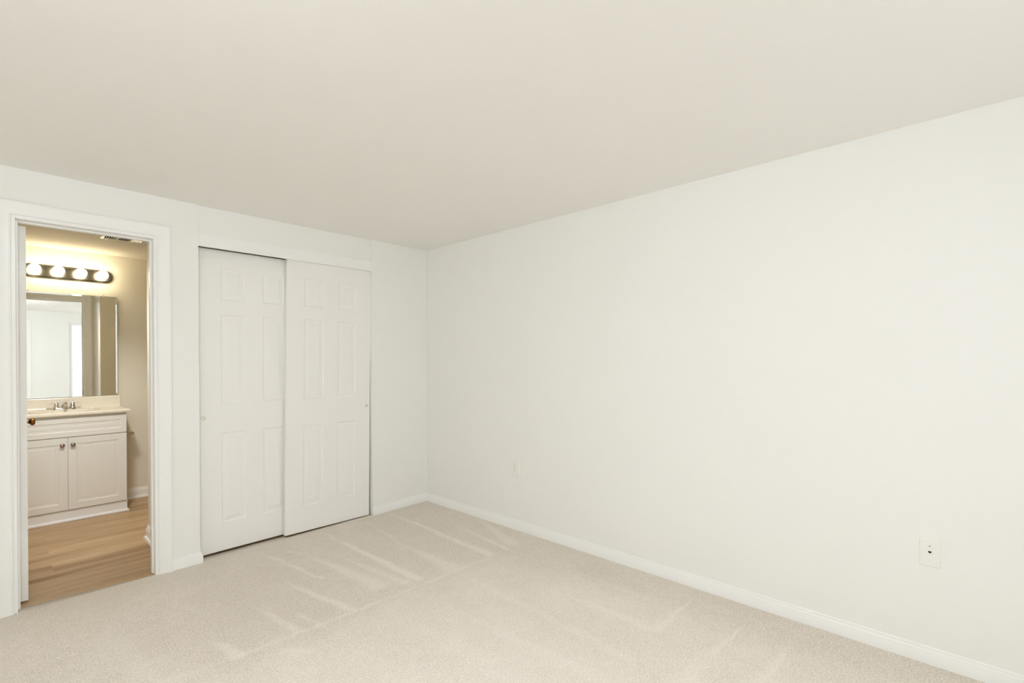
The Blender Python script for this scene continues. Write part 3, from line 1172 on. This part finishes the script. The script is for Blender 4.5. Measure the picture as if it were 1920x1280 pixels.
# ------------------------------------------------------------------ added unseen fill spot on the bathroom ceiling, turned to the vanity
EY = Vector((-2.30, 0.36, HB))
aim = (Vector((-2.27, 1.75, 0.30)) - EY).normalized()
eye = empty('bathroom_fill_spot', EY)
tag(eye, 'added fill spot, unseen on the bathroom ceiling behind the door head, turned to the vanity', 'fill light')
bm = bmesh.new()
lathe(bm, [(.075, 0), (.075, -.004), (.070, -.008), (.056, -.008), (.054, -.001)], 'Z', (0, 0, 0), 40)
finish('ring', bm, M['ventwhite'], eye, smooth=40)
bm = bmesh.new()
lathe(bm, [(.030, -.020), (.046, -.020), (.052, .004), (.052, .030), (.046, .056), (.040, .058), (.034, .050), (.030, -.010)], 'Z', (0, 0, 0), 40)
ball = finish('eyeball', bm, M['ventwhite'], eye, smooth=40)
ball.rotation_euler = aim.to_track_quat('Z', 'Y').to_euler()
bm = bmesh.new()
lathe(bm, [(.034, .046), (.033, .050), (0, .052)], 'Z', (0, 0, 0), 32)
finish('lens', bm, M['lens'], ball, smooth=40)
sl = bpy.data.lights.new('fill_spot_beam', 'SPOT')
sl.energy = FILL_SPOT_POWER
sl.color = (1.0, 0.985, 0.96)
sl.spot_size = math.radians(78)
sl.spot_blend = 0.7
sl.shadow_soft_size = 0.09
so = bpy.data.objects.new('fill_spot_beam', sl)
COL.objects.link(so)
so.location = EY + aim * 0.066
so.rotation_euler = aim.to_track_quat('-Z', 'Y').to_euler()

# ------------------------------------------------------------------ windows and rear door (behind the camera, seen in the mirror)


def window(name, x0, x1, z0, z1, label):
    """window in a wall of thickness T lying in local XZ, room side at y=0 facing +y, outside at y=-T"""
    w = empty(name, (0, 0, 0))
    w['kind'] = 'structure'
    w['label'] = label
    w['category'] = 'window'
    f = .045
    bm = bmesh.new()
    yy0, yy1 = -.085, -.035
    box(bm, x0, x0 + f, yy0, yy1, z0, z1)
    box(bm, x1 - f, x1, yy0, yy1, z0, z1)
    box(bm, x0 + f, x1 - f, yy0, yy1, z1 - f, z1)
    box(bm, x0 + f, x1 - f, yy0, yy1, z0, z0 + f)
    mx = (x0 + x1) / 2
    box(bm, mx - .025, mx + .025, yy0, yy1, z0 + f, z1 - f)
    finish('window_frame', bm, M['trim'], w, bevel=.002)
    for a, b in ((x0 + f, mx - .025), (mx + .025, x1 - f)):
        bm = bmesh.new()
        vs = [bm.verts.new(p) for p in ((a, -.06, z0 + f), (b, -.06, z0 + f), (b, -.06, z1 - f), (a, -.06, z1 - f))]
        bm.faces.new(vs)
        finish('pane', bm, M['glass'], w)
    bm = bmesh.new()
    box(bm, x0 - .03, x1 + .03, -.03, .028, z0 - .025, z0)
    finish('window_sill', bm, M['trim'], w, bevel=.004)
    return w


wr = window('window_1', xr0, xr1, zr0, zr1, 'wide window behind the camera, seen bright in the bathroom mirror')
wr.location = (0, -4.6, 0)
rdoor = six_panel('door_4', RDX1 - RDX0, 2.02, .035, 0.01)
rdoor.location = (RDX1, -4.63, .012)
rdoor.rotation_euler = (0, 0, PI)
struct(rdoor, 'closed white panel door behind the camera', 'door')
struct(casing('trim_5', RDX0 - .01, RDX1 + .01, 2.04, -4.6, 1, 0.0), 'white casing of the door behind the camera', 'door casing')
struct(boxes('trim_6', [(RDX0 - .02, RDX0, -4.72, -4.6, 0, 2.05), (RDX1, RDX1 + .02, -4.72, -4.6, 0, 2.05), (RDX0, RDX1, -4.72, -4.6, 2.034, 2.05)],
             M['trim']), 'white frame of the door behind the camera', 'door frame')
